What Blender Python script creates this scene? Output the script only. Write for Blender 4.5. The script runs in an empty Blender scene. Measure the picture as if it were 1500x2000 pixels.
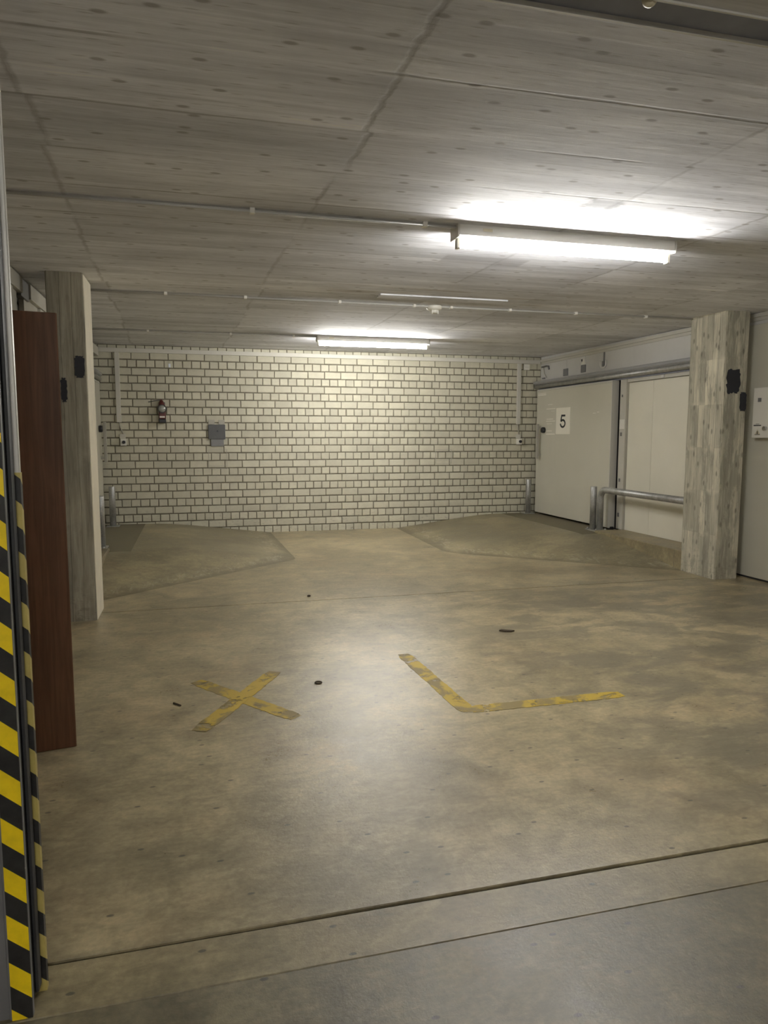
import bpy, bmesh, math, random
from mathutils import Vector, Matrix
random.seed(7)
PI = math.pi
C = bpy.context.scene.collection
SC = bpy.context.scene

# ------------------------------------------------------------------ node helper
class NT:
    def __init__(s, name):
        s.m = bpy.data.materials.new(name); s.m.use_nodes = True
        s.t = s.m.node_tree; s.t.nodes.clear()
        s.out = s.t.nodes.new('ShaderNodeOutputMaterial')
        s.b = s.t.nodes.new('ShaderNodeBsdfPrincipled')
        s.t.links.new(s.b.outputs[0], s.out.inputs[0])
        s.tc = s.t.nodes.new('ShaderNodeTexCoord')
        s.P = s.tc.outputs['Object']
    def lk(s, a, b):
        if isinstance(a, (int, float)): b.default_value = a
        elif isinstance(a, (tuple, list)):
            b.default_value = tuple(a) + ((1,) if len(a) == 3 and len(b.default_value) == 4 else ())
        else: s.t.links.new(a, b)
    def ma(s, op, a, b=0.0, c=0.0, clamp=False):
        n = s.t.nodes.new('ShaderNodeMath'); n.operation = op; n.use_clamp = clamp
        s.lk(a, n.inputs[0]); s.lk(b, n.inputs[1]); s.lk(c, n.inputs[2]); return n.outputs[0]
    def mul(s, a, b): return s.ma('MULTIPLY', a, b)
    def add(s, a, b): return s.ma('ADD', a, b)
    def sub(s, a, b): return s.ma('SUBTRACT', a, b)
    def fl(s, a): return s.ma('FLOOR', a)
    def ss(s, x, lo, hi):          # smoothstep 0..1
        n = s.t.nodes.new('ShaderNodeMapRange'); n.interpolation_type = 'SMOOTHSTEP'
        s.lk(x, n.inputs[0]); s.lk(lo, n.inputs[1]); s.lk(hi, n.inputs[2]); return n.outputs[0]
    def mr(s, x, a, b, c, d):
        n = s.t.nodes.new('ShaderNodeMapRange'); s.lk(x, n.inputs[0])
        for i, v in enumerate((a, b, c, d)): s.lk(v, n.inputs[i + 1])
        return n.outputs[0]
    def band(s, x, lo, hi, e):
        return s.mul(s.ss(x, lo - e, lo + e), s.sub(1.0, s.ss(x, hi - e, hi + e)))
    def sep(s, v):
        n = s.t.nodes.new('ShaderNodeSeparateXYZ'); s.lk(v, n.inputs[0]); return n.outputs
    def comb(s, x, y, z):
        n = s.t.nodes.new('ShaderNodeCombineXYZ'); s.lk(x, n.inputs[0]); s.lk(y, n.inputs[1]); s.lk(z, n.inputs[2]); return n.outputs[0]
    def sc(s, v, k):
        n = s.t.nodes.new('ShaderNodeVectorMath'); n.operation = 'MULTIPLY'; s.lk(v, n.inputs[0]); n.inputs[1].default_value = k; return n.outputs[0]
    def noise(s, v, scale, detail=4, rough=.55, dist=0):
        n = s.t.nodes.new('ShaderNodeTexNoise'); s.lk(v, n.inputs['Vector']); n.inputs['Scale'].default_value = scale
        n.inputs['Detail'].default_value = detail; n.inputs['Roughness'].default_value = rough; n.inputs['Distortion'].default_value = dist
        return n.outputs[0]
    def voro(s, v, scale, feat='F1', rnd=1.0, dim='3D'):
        n = s.t.nodes.new('ShaderNodeTexVoronoi'); n.feature = feat; n.voronoi_dimensions = dim; s.lk(v, n.inputs['Vector'])
        n.inputs['Scale'].default_value = scale; n.inputs['Randomness'].default_value = rnd; return n.outputs[0]
    def white(s, v):
        n = s.t.nodes.new('ShaderNodeTexWhiteNoise'); s.lk(v, n.inputs[0]); return n.outputs[0]
    def mix(s, f, a, b, mode='MIX'):
        n = s.t.nodes.new('ShaderNodeMix'); n.data_type = 'RGBA'; n.blend_type = mode
        s.lk(f, n.inputs[0]); s.lk(a, n.inputs[6]); s.lk(b, n.inputs[7]); return n.outputs[2]
    def scale_col(s, col, f):      # colour * scalar
        n = s.t.nodes.new('ShaderNodeVectorMath'); n.operation = 'SCALE'; s.lk(col, n.inputs[0]); s.lk(f, n.inputs['Scale']); return n.outputs[0]
    def bump(s, h, strength=.3, dist=.01):
        n = s.t.nodes.new('ShaderNodeBump'); s.lk(h, n.inputs['Height']); n.inputs['Strength'].default_value = strength
        n.inputs['Distance'].default_value = dist; s.t.links.new(n.outputs[0], s.b.inputs['Normal'])
    def fin(s, col=None, rough=None, metal=None, spec=None):
        if col is not None: s.lk(col, s.b.inputs['Base Color'])
        if rough is not None: s.lk(rough, s.b.inputs['Roughness'])
        if metal is not None: s.b.inputs['Metallic'].default_value = metal
        if spec is not None: s.b.inputs['Specular IOR Level'].default_value = spec
        return s.m

def painted(name, col, rough=.5, var=.08, scale=6, metal=0, spec=.5, bumpk=0, dirt=0.0):
    n = NT(name)
    f = n.noise(n.P, scale, 5)
    v = n.mr(f, .3, .7, 1 - var, 1 + var)
    c = n.scale_col(tuple(col), v)
    if dirt:
        d = n.ss(n.noise(n.sc(n.P, (1, 1, .35)), scale * 1.7, 6, .65), .52, .75)
        c = n.mix(n.mul(d, dirt), c, tuple(x * .45 for x in col))
    if bumpk: n.bump(n.noise(n.P, scale * 20, 3), bumpk, .002)
    return n.fin(c, n.mr(f, .3, .7, rough - .06, rough + .06), metal, spec)

# ------------------------------------------------------------------ materials
def mat_floor(name, base, ridge=0, r0=.36, r1=.44):
    n = NT(name); P = n.P; x, y, z = n.sep(P)
    big = n.noise(P, .9, 5, .6, .4)
    mid = n.noise(P, 4.5, 6, .62, .6)
    fine = n.noise(P, 38, 4, .6)
    c = n.mix(n.ss(big, .40, .60), tuple(b * .76 for b in base), tuple(b * 1.12 for b in base))
    # olive / pinkish drifts of the cement paste
    c = n.mix(n.mul(n.ss(n.noise(n.sc(P, (1, 1, 1)), 1.7, 3, .5), .5, .7), .35), c, (base[0] * 1.05, base[1] * .93, base[2] * .88))
    c = n.scale_col(c, n.mr(mid, .36, .64, .76, 1.20))
    c = n.scale_col(c, n.mr(fine, .36, .64, .86, 1.12))
    # dark dried stains, more of them on the right half of the bay
    st = n.ss(n.noise(n.sc(P, (1.0, 1.7, 1)), 1.5, 8, .68, .3), .45, .55)
    side = n.mul(n.ss(x, 1.5, 2.6), n.sub(1.0, n.ss(y, 5.8, 7.0)))
    c = n.mix(n.mul(st, n.add(.08, n.mul(side, .62))), c, (base[0] * .42, base[1] * .44, base[2] * .52))
    bl = n.ss(n.noise(n.sc(P, (1, 1.8, 1)), 6.5, 8, .7, .4), .51, .63)
    c = n.mix(n.mul(bl, .26), c, (base[0] * .5, base[1] * .52, base[2] * .55))
    lt = n.ss(n.noise(n.sc(P, (1, 1.6, 1)), 5.2, 8, .7, .3), .54, .67)
    c = n.mix(n.mul(lt, .35), c, (base[0] * 1.5, base[1] * 1.5, base[2] * 1.55))
    # trowel swirls
    sw = n.noise(n.sc(P, (.8, 3.2, 1)), 5, 6, .7, 1.5)
    c = n.scale_col(c, n.mr(sw, .36, .64, .88, 1.10))
    if ridge:
        # dirt gathered along the foot of the ramp and a tyre-darkened crest
        foot = n.mul(n.sub(1.0, n.ss(n.add(z, n.mul(n.sub(mid, .5), .02)), .004, .022)), .5)
        c = n.mix(foot, c, tuple(b * .4 for b in base))
        crest = n.mul(n.band(n.add(z, n.mul(n.sub(sw, .5), .05)), .05, .15, .02), n.ss(y, 8.3, 8.9))
        c = n.mix(n.mul(crest, .45), c, (base[0] * .5, base[1] * .52, base[2] * .58))
        pale = n.mul(n.band(n.add(z, n.mul(n.sub(sw, .5), .04)), .012, .04, .01), n.ss(n.noise(n.sc(P, (3, 1, 1)), 5, 6, .7, 1), .5, .6))
        c = n.mix(n.mul(pale, .4), c, (.5, .46, .36))
    # specks
    sp = n.mul(n.sub(1.0, n.ss(n.voro(n.sc(P, (1, 1.9, 1)), 2.6, dim='2D'), .022, .04)), .75)
    c = n.mix(sp, c, (.05, .045, .04))
    r = n.add(n.mr(mid, .3, .7, r0, r1), n.mul(n.sub(n.noise(P, 60, 5, .75), .5), .18))
    r = n.ma('MAXIMUM', r, .24)
    n.bump(n.add(n.mul(mid, .18), n.mul(n.noise(P, 55, 6, .75), .35)), .55, .006)
    return n.fin(c, r, 0, .75)

def mat_ceiling():
    n = NT('board_marked_ceiling_concrete'); P = n.P; x, y, z = n.sep(P)
    base = (.86, .865, .915)
    wob = n.mul(n.sub(n.noise(P, 1.3, 3), .5), .03)
    yy = n.add(y, wob)
    row = n.fl(n.ma('DIVIDE', yy, .5))
    lines = [-.48, .80, 2.34, 3.30, 4.75]
    xs = n.add(x, n.mul(y, .03))
    col = 0.0
    seamx = 0.0
    wx = n.mul(n.sub(n.white(n.comb(row, 5.0, 2.0)), .5), .05)
    jit = n.mul(n.sub(n.noise(P, 11, 4, .65), .5), .05)
    for L in lines:
        u = n.sub(n.add(n.add(xs, wx), jit), L)
        col = n.add(col, n.ma('GREATER_THAN', u, 0.0))
        seamx = n.ma('MAXIMUM', seamx, n.mul(n.sub(1.0, n.ss(n.ma('ABSOLUTE', u), .003, .02)), n.ss(n.noise(n.sc(P, (.4, 1, 1)), 1.6, 3), .34, .56)))
    rv = n.white(n.comb(row, col, 3.0))
    b = n.fl(n.ma('DIVIDE', yy, .125))
    bv = n.white(n.comb(b, col, 9.0))
    fr = n.ma('FRACT', n.ma('DIVIDE', yy, .5))
    dr = n.mul(n.ma('MINIMUM', fr, n.sub(1.0, fr)), .5)
    seamy = n.sub(1.0, n.ss(n.add(dr, n.mul(n.sub(n.noise(n.sc(P, (1, 6, 1)), 3, 4, .7), .5), .02)), .002, .012))
    fb = n.ma('FRACT', n.ma('DIVIDE', yy, .125))
    db = n.mul(n.ma('MINIMUM', fb, n.sub(1.0, fb)), .125)
    fine_seam = n.mul(n.sub(1.0, n.ss(db, .001, .004)), n.ss(n.noise(n.sc(P, (.7, 5, 1)), 1.5, 3), .5, .65))
    grain = n.noise(n.sc(P, (1.6, 30, 1)), 1.6, 7, .65, .3)
    grain2 = n.noise(n.sc(P, (.45, 5, 1)), 1.3, 7, .68, .4)
    big = n.noise(n.sc(P, (1, 1.6, 1)), 1.1, 5, .6)
    f = n.mul(n.mr(rv, 0, 1, .84, 1.05), n.mr(bv, 0, 1, .91, 1.05))
    f = n.mul(f, n.mr(grain, .36, .64, .88, 1.07))
    f = n.mul(f, n.mr(grain2, .36, .64, .82, 1.07))
    f = n.mul(f, n.mr(big, .36, .64, .86, 1.06))
    c = n.scale_col(base, f)
    broken = n.ss(n.noise(P, 1.1, 4), .36, .58)
    c = n.mix(n.mul(seamy, n.mul(broken, .55)), c, (.22, .205, .195))
    c = n.mix(n.mul(seamx, .38), c, (.25, .235, .23))
    c = n.mix(n.mul(fine_seam, .4), c, (.28, .265, .25))
    # knots printed from the boards
    kv = n.voro(n.sc(P, (2.0, 4.4, 1)), 1.25, dim='2D')
    kn = n.sub(1.0, n.ss(kv, .035, .085))
    c = n.mix(n.mul(kn, .62), c, (.26, .24, .235))
    fk = n.sub(1.0, n.ss(n.voro(n.sc(P, (3, 22, 1)), 1.2, dim='2D'), .03, .13))
    c = n.mix(n.mul(fk, .4), c, (.3, .28, .27))
    # dried dark patches (a repair square behind the near lamp, a scrubbed smear before it)
    p1 = n.mul(n.band(n.add(x, n.mul(y, -.0)), 1.75, 2.38, .015), n.band(y, 4.88, 5.10, .015))
    c = n.mix(n.mul(p1, .45), c, (.30, .29, .30))
    jag = n.noise(P, 14, 4)
    p2 = n.mul(n.band(n.add(x, n.mul(n.sub(jag, .5), .12)), 2.08, 2.27, .02), n.band(n.add(y, n.mul(n.sub(jag, .5), .1)), 3.53, 3.66, .02))
    c = n.mix(n.mul(p2, .6), c, (.17, .17, .19))
    p3 = n.mul(n.band(y, 6.05, 6.75, .05), n.band(x, 1.2, 3.4, .25))
    c = n.mix(n.mul(n.mul(p3, n.ss(grain2, .5, .62)), .5), c, (.22, .17, .13))
    h = n.sub(n.add(n.add(n.mul(grain, .22), n.mul(grain2, .5)), n.add(n.mul(bv, .25), n.mul(rv, .3))), n.add(n.mul(n.mul(seamy, broken), .3), n.mul(seamx, .25)))
    n.bump(h, .5, .006)
    return n.fin(c, .8, 0, .25)

def mat_pillar(name, base, lifts=True, seed=0):
    n = NT(name); P = n.P; x, y, z = n.sep(P)
    g = n.t.nodes.new('ShaderNodeNewGeometry'); nx, ny, nz = n.sep(g.outputs['True Normal'])
    side = n.ma('GREATER_THAN', n.ma('ABSOLUTE', nx), .6)
    u = n.add(n.mul(side, y), n.mul(n.sub(1.0, side), x))
    u = n.add(n.add(u, seed), n.mul(n.sub(n.noise(P, 1.5, 2), .5), .03))
    lift = n.fl(n.ma('DIVIDE', n.add(z, n.mul(n.sub(n.noise(P, 3, 2), .5), .05)), .46)) if lifts else 0.0
    b = n.fl(n.ma('DIVIDE', u, .088))
    bv = n.white(n.comb(b, n.mul(lift, side) if lifts else 0.0, side))
    fb = n.ma('FRACT', n.ma('DIVIDE', u, .088))
    edge = n.sub(1.0, n.ss(n.mul(n.ma('MINIMUM', fb, n.sub(1.0, fb)), .088), .001, .005))
    gr = n.noise(n.sc(P, (22, 22, .9)), 2.2, 6, .65, .4)
    st = n.noise(n.sc(P, (5, 5, 1.1)), 1.6, 5, .65, .6)
    f = n.mul(n.mr(bv, 0, 1, .70 if lifts else .86, 1.15 if lifts else 1.06), n.mr(gr, .36, .64, .80, 1.1))
    f = n.mul(f, n.mr(st, .36, .64, .78, 1.12))
    c = n.scale_col(base, f)
    c = n.mix(n.mul(edge, .4), c, tuple(v * .4 for v in base))
    if lifts:
        fz = n.ma('FRACT', n.ma('DIVIDE', n.add(z, n.mul(n.sub(n.noise(P, 3, 2), .5), .05)), .46))
        c = n.mix(n.mul(n.sub(1.0, n.ss(n.mul(n.ma('MINIMUM', fz, n.sub(1.0, fz)), .46), .003, .05)), n.mul(n.mul(n.ss(n.noise(P, 6, 4), .45, .6), .5), side)), c, tuple(v * 1.12 for v in base))
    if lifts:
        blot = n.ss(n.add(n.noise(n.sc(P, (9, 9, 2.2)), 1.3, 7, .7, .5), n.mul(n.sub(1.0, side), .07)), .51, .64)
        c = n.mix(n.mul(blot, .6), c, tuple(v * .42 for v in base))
    kn = n.mul(1.0 if lifts else .25, n.sub(1.0, n.ss(n.voro(n.comb(n.mul(u, 7), n.mul(z, 3.2), 0), 1.0, dim='2D'), .04, .13)))
    c = n.mix(n.mul(kn, .72), c, tuple(v * .3 for v in base))
    low = n.mul(n.sub(1.0, n.ss(z, .02, .42)), n.ss(n.noise(n.sc(P, (1, 1, 2)), 16, 5, .7), .5, .62))
    c = n.mix(n.mul(low, .45), c, tuple(v * .4 for v in base))
    n.bump(n.add(n.mul(gr, .5), n.sub(n.mul(bv, .5), n.mul(edge, .5))), .55, .006)
    return n.fin(c, .85, 0, .25)

def mat_wood():
    n = NT('reddish_brown_wood'); P = n.P
    g = n.noise(n.sc(P, (26, 26, 1.2)), 1.5, 6, .6, .6)
    d = n.noise(n.sc(P, (3, 3, .6)), 1.5, 4, .6)
    c = n.mix(n.ss(g, .3, .7), (.145, .066, .033), (.235, .108, .055))
    c = n.scale_col(c, n.mr(d, .3, .7, .78, 1.2))
    n.bump(g, .1, .002)
    return n.fin(c, .45, 0, .4)

def mat_galv(name='galvanised_steel', col=(.46, .46, .45)):
    n = NT(name); P = n.P
    v = n.voro(P, 70); f = n.noise(n.sc(P, (1, 1, .4)), 14, 4)
    c = n.scale_col(col, n.mul(n.mr(v, 0, .7, .85, 1.12), n.mr(f, .3, .7, .75, 1.15)))
    return n.fin(c, n.mr(f, .3, .7, .36, .56), .75, .5)

def mat_hazard(name, off=0.0, period=.131, slant=.85, tint=(.95, .68, .008)):
    n = NT(name); P = n.P; x, y, z = n.sep(P)
    t = n.ma('FRACT', n.ma('DIVIDE', n.add(n.add(z, n.mul(n.add(x, y), slant)), off), period))
    s = n.ss(n.ma('ABSOLUTE', n.sub(t, .5)), .245, .255)
    f = n.noise(P, 30, 4)
    yel = n.scale_col(tint, n.mr(f, .3, .7, .9, 1.08))
    blk = n.scale_col((.018, .017, .016), n.mr(f, .3, .7, .7, 1.5))
    return n.fin(n.mix(s, yel, blk), .5, 0, .4)

def mat_tape():
    n = NT('worn_yellow_floor_paint'); P = n.P
    w = n.add(n.mul(n.noise(P, 4.5, 6, .62, 1.5), .8), n.mul(n.noise(P, 40, 4, .7), .2))
    hole = n.mul(n.ss(w, .545, .60), .85)
    res = n.ss(n.add(n.mul(n.noise(P, 3.1, 4, .6, 1), .75), n.mul(n.noise(P, 24, 5, .7), .25)), .45, .53)
    c = n.mix(res, (.44, .31, .04), (.235, .18, .07))
    tr = n.t.nodes.new('ShaderNodeBsdfTransparent'); mx = n.t.nodes.new('ShaderNodeMixShader')
    n.fin(c, .55, 0, .4)
    n.t.links.new(hole, mx.inputs[0]); n.t.links.new(n.b.outputs[0], mx.inputs[1]); n.t.links.new(tr.outputs[0], mx.inputs[2])
    n.t.links.new(mx.outputs[0], n.out.inputs[0])
    return n.m

def mat_emit(name, col, k):
    n = NT(name); n.b.inputs['Base Color'].default_value = (.9, .9, .9, 1)
    n.b.inputs['Emission Color'].default_value = (*col, 1); n.b.inputs['Emission Strength'].default_value = k
    return n.m

def mat_brick():
    n = NT('cream_painted_brick'); P = n.P
    at = n.t.nodes.new('ShaderNodeAttribute'); at.attribute_name = 'tone'
    f = n.noise(P, 7, 6, .65); g = n.noise(n.sc(P, (1, 1, 3)), 26, 4, .6)
    c = n.scale_col((.575, .55, .44), n.mr(at.outputs['Fac'], 0, 1, .86, 1.08))
    c = n.scale_col(c, n.mul(n.mr(f, .3, .7, .92, 1.06), n.mr(g, .3, .7, .95, 1.04)))
    x, y, z = n.sep(P)
    low = n.mul(n.sub(1.0, n.ss(z, .05, .55)), n.ss(n.noise(n.sc(P, (1, 1, 3)), 12, 6, .7), .55, .66))
    c = n.mix(n.mul(low, .5), c, (.20, .17, .13))
    n.bump(n.add(f, n.mul(g, .5)), .25, .004)
    return n.fin(c, .6, 0, .35)

LAMP = (1.0, .98, .925)
M = {}
M['floor'] = mat_floor('worn_bay_floor_concrete', (.355, .297, .178), 0, .285, .345)
M['strip'] = mat_floor('threshold_strip_concrete', (.29, .24, .135))
M['aisle'] = mat_floor('dark_aisle_floor_concrete', (.185, .158, .094), 0, .36, .46)
M['ramp'] = mat_floor('ramp_cement', (.27, .23, .135), 1)
M['screed'] = painted('dark_repair_mortar', (.15, .13, .082), .7, .12, 5)
M['ceil'] = mat_ceiling()
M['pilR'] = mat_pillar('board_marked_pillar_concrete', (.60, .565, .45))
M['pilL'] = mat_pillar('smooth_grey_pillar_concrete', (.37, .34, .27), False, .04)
M['brick'] = mat_brick()
M['mortar'] = painted('grey_brown_mortar', (.19, .17, .13), .9, .15, 18, spec=.2, bumpk=.3)
M['plaster'] = painted('cream_wall_panel', (.76, .73, .62), .5, .03, 2, dirt=.06)
M['fascia'] = painted('pale_grey_fascia', (.62, .61, .585), .5, .04, 2, dirt=.08)
M['doorp'] = painted('grey_beige_door_sheet', (.60, .58, .49), .42, .03, 1.5, dirt=.05)
M['dooredge'] = painted('door_edge_profile', (.58, .565, .52), .4, .03, 3)
M['trunk'] = painted('off_white_trunking', (.60, .58, .52), .45, .03, 3)
M['trim'] = painted('off_white_trim', (.55, .53, .47), .5, .04, 3)
M['railgrey'] = painted('grey_rail_metal', (.38, .38, .39), .35, .06, 4, metal=.2)
M['dark'] = painted('dark_rubber_and_shade', (.03, .03, .032), .6, .2, 8)
M['darksteel'] = painted('dark_blue_grey_steel', (.27, .285, .36), .5, .15, 6)
M['steel'] = painted('grey_painted_steel', (.17, .165, .165), .45, .08, 4)
M['litsteel'] = painted('lit_steel_edge', (.62, .60, .55), .35, .05, 6, metal=.15)  # pale tone puts light caught on the gate's steel edges into the colour
M['galv'] = mat_galv()
M['wood'] = mat_wood()
M['side_lit'] = painted('cream_lit_side', (.74, .68, .54), .7, .06, 7, dirt=.2)  # pale tone for the lamp light painted on the left pillar's side
M['patch'] = painted('blue_black_paint', (.022, .023, .03), .7, .2, 12)
M['hazard'] = mat_hazard('hazard_stripe_tape')
M['hazard_dusty'] = mat_hazard('dusty_hazard_tape', tint=(.50, .40, .12))
M['tape'] = mat_tape()
M['tube'] = mat_emit('lit_fluorescent_tube', LAMP, 94)
M['tube2'] = mat_emit('lit_aisle_tube', LAMP, 100)
M['white'] = painted('white_enamel', (.78, .76, .70), .35, .03, 4)
M['ivory'] = painted('ivory_enamel', (.66, .60, .44), .4, .03, 4)
M['paper'] = painted('cream_paper', (.86, .83, .73), .6, .02, 3)
M['ink'] = painted('black_ink', (.02, .022, .026), .6, .1, 9)
M['black'] = painted('black_plastic', (.02, .02, .024), .35, .1, 9)
M['red'] = painted('dark_red_plastic', (.09, .016, .014), .4, .1, 9)
M['chrome'] = painted('chrome', (.75, .75, .74), .15, .02, 9, metal=1)
M['glass'] = painted('silver_lens', (.40, .41, .38), .22, .15, 30, metal=.3)
M['slate'] = painted('slate_grey_metal', (.095, .097, .10), .5, .12, 9)
M['cable'] = painted('grey_cable', (.40, .38, .33), .5, .05, 9)
M['conduit'] = painted('grey_plastic_conduit', (.50, .49, .47), .4, .04, 6)
M['sticker'] = painted('blue_white_sticker', (.80, .84, .92), .4, .02, 4)
M['leaf'] = painted('dark_dry_leaf', (.05, .035, .02), .8, .2, 40)
M['greytag'] = painted('grey_tag', (.20, .20, .205), .5, .08, 9)
M['lettering'] = painted('faded_white_lettering', (.80, .77, .69), .5, .05, 9)

# ------------------------------------------------------------------ mesh helpers
def box(bm, x0, x1, y0, y1, z0, z1, bev=0, seg=2, mi=0):
    b = bmesh.new(); bmesh.ops.create_cube(b, size=1)
    for v in b.verts: v.co = Vector(((x0 + x1) / 2 + v.co.x * (x1 - x0), (y0 + y1) / 2 + v.co.y * (y1 - y0), (z0 + z1) / 2 + v.co.z * (z1 - z0)))
    if bev: bmesh.ops.bevel(b, geom=b.edges[:], offset=bev, segments=seg, profile=.5, affect='EDGES')
    merge(bm, b, mi)
def merge(bm, b, mi=0):
    mp = {}
    for v in b.verts: mp[v] = bm.verts.new(v.co)
    for f in b.faces:
        try:
            nf = bm.faces.new([mp[v] for v in f.verts]); nf.material_index = mi; nf.smooth = f.smooth
        except ValueError: pass
    b.free()
def tube(bm, pts, r, seg=20, cap=True, mi=0):
    pts = [Vector(p) for p in pts]; rings = []
    up = None
    for i, p in enumerate(pts):
        d = (pts[min(i + 1, len(pts) - 1)] - pts[max(i - 1, 0)]).normalized()
        if up is None: up = d.orthogonal().normalized()
        up = (up - d * up.dot(d)).normalized(); sd = d.cross(up)
        rr = r[i] if isinstance(r, (list, tuple)) else r
        rings.append([bm.verts.new(p + (up * math.cos(2 * PI * k / seg) + sd * math.sin(2 * PI * k / seg)) * rr) for k in range(seg)])
    for a, b in zip(rings, rings[1:]):
        for k in range(seg):
            f = bm.faces.new([a[k], a[(k + 1) % seg], b[(k + 1) % seg], b[k]]); f.smooth = True; f.material_index = mi
    if cap:
        bm.faces.new(rings[0]).material_index = mi; bm.faces.new(rings[-1][::-1]).material_index = mi
def prism(bm, poly, axis, a, b, mi=0):
    """poly of 2-D points in the plane across `axis`, extruded from a to b"""
    def mk(u, v, w): return {'x': (w, u, v), 'y': (u, w, v), 'z': (u, v, w)}[axis]
    A = [bm.verts.new(mk(u, v, a)) for u, v in poly]; B = [bm.verts.new(mk(u, v, b)) for u, v in poly]
    n = len(poly)
    for i in range(n): bm.faces.new([A[i], A[(i + 1) % n], B[(i + 1) % n], B[i]]).material_index = mi
    bm.faces.new(A[::-1]).material_index = mi; bm.faces.new(B).material_index = mi
def obj(name, bm, mat, parent=None):
    off = Vector((0, 0, 0)); p = parent
    while p is not None: off += p.location; p = p.parent
    if off.length > 0:
        for v in bm.verts: v.co -= off
    bmesh.ops.recalc_face_normals(bm, faces=bm.faces[:])
    me = bpy.data.meshes.new(name); bm.to_mesh(me); bm.free()
    for m in (mat if isinstance(mat, (list, tuple)) else [mat]): me.materials.append(m)
    o = bpy.data.objects.new(name, me); C.objects.link(o)
    if parent is not None: o.parent = parent
    return o
def tag(o, label, cat, group=None):
    o['label'] = label; o['category'] = cat
    if group: o['group'] = group
    return o
def thing(name, label, cat, loc, group=None):
    o = bpy.data.objects.new(name, None); C.objects.link(o); o.location = loc; o.empty_display_size = .1
    return tag(o, label, cat, group)
def struct(o, label=None):
    o['kind'] = 'structure'
    if label: o['label'] = label
    return o
def bx(name, mat, parent, *a, **k):
    bm = bmesh.new(); box(bm, *a, **k); return obj(name, bm, mat, parent)
def tb(name, mat, parent, pts, r, seg=20):
    bm = bmesh.new(); tube(bm, pts, r, seg); return obj(name, bm, mat, parent)

# ------------------------------------------------------------------ numbers of the place (metres, camera stands over 0,0)
D = 11.27                                    # brick wall
def CZ(y): return 2.719 + .0092 * y          # the slab rises very slightly towards the back
XR, XL = 5.73, -1.41                         # side walls
MS = XR + XL + .01                           # mirror sum for left / right fittings

# ------------------------------------------------------------------ floor
bm = bmesh.new()
box(bm, XL - .1, XR + .3, 6.457, D + .12, -.15, 0, mi=0)
box(bm, XL - .1, XR + .3, 2.112, 6.447, -.15, 0, bev=.003, seg=1, mi=0)
box(bm, -6, 9, 1.899, 2.097, -.15, 0, bev=.003, seg=1, mi=1)
box(bm, -6, 9, -4, 1.896, -.15, -.0005, mi=2)
box(bm, XL - .1, XR + .3, 1.9, D, -.2, -.012, mi=3)
struct(obj('floor', bm, [M['floor'], M['strip'], M['aisle'], M['dark']]), 'worn beige concrete floor with expansion joints')

# ------------------------------------------------------------------ ceiling
bm = bmesh.new()
y0, y1 = 2.022, D + .12
vs = []
for (x, y) in ((XL - .1, y0), (XR + .3, y0), (XR + .3, y1), (XL - .1, y1)):
    vs.append((x, y, CZ(y)))
lo = [bm.verts.new(v) for v in vs]; hi = [bm.verts.new((v[0], v[1], 3.05)) for v in vs]
bm.faces.new(lo); bm.faces.new(hi[::-1])
for i in range(4): bm.faces.new([lo[i], lo[(i + 1) % 4], hi[(i + 1) % 4], hi[i]])
struct(obj('ceiling', bm, M['ceil']), 'board-marked grey concrete ceiling of the parking bay')
bm = bmesh.new(); box(bm, -6, 9, -4, 1.893, 2.735, 3.05)
struct(obj('ceiling_aisle', bm, M['ceil']), 'concrete ceiling of the driving aisle')

# ------------------------------------------------------------------ brick wall
bm = bmesh.new()
tone = []
box(bm, XL - .1, XR + .3, D, D + .2, -.2, 3.05, mi=1)
lay = bm.faces.layers.float.new('tone')
def brick(xa, xb, za, zb):
    j = lambda s=.0025: random.uniform(-s, s)
    ch = .004; yf = D - .009 + random.uniform(-.0018, .0018)
    A = [(xa + j(), za + j()), (xb + j(), za + j()), (xb + j(), zb + j()), (xa + j(), zb + j())]
    cx, cz = (xa + xb) / 2, (za + zb) / 2
    back = [bm.verts.new((x, D + .002, z)) for x, z in A]
    mid = [bm.verts.new((x, yf + ch, z)) for x, z in A]
    fr = [bm.verts.new((x - math.copysign(ch, x - cx), yf, z - math.copysign(ch, z - cz))) for x, z in A]
    t = random.betavariate(3, 2)
    fs = []
    for i in range(4):
        k = (i + 1) % 4
        fs.append(bm.faces.new([back[i], back[k], mid[k], mid[i]])); fs.append(bm.faces.new([mid[i], mid[k], fr[k], fr[i]]))
    fs.append(bm.faces.new(fr))
    for f in fs: f[lay] = t
J = .0085
for k in range(-2, 23):
    za, zb = .218 + .114 * k + J, .218 + .114 * (k + 1) - J
    if k == 22: zb = min(zb, 2.815)
    dr = random.uniform(-.01, .01)
    if k % 2:
        n = -9
        while .723 + .26 * n < XR:
            xa = .723 + .26 * n + dr; brick(max(xa + J * .8, XL), min(xa + .26 - J * .8, XR), za, zb); n += 1
    else:
        n = -17
        while .66 + .13 * n < XR - .05:
            xa = .66 + .13 * n + dr; brick(max(xa + J * .8, XL), min(xa + .13 - J * .8, XR), za, zb); n += 1
struct(obj('wall_back', bm, [M['brick'], M['mortar']]), 'cream painted brick wall at the far end')

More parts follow.
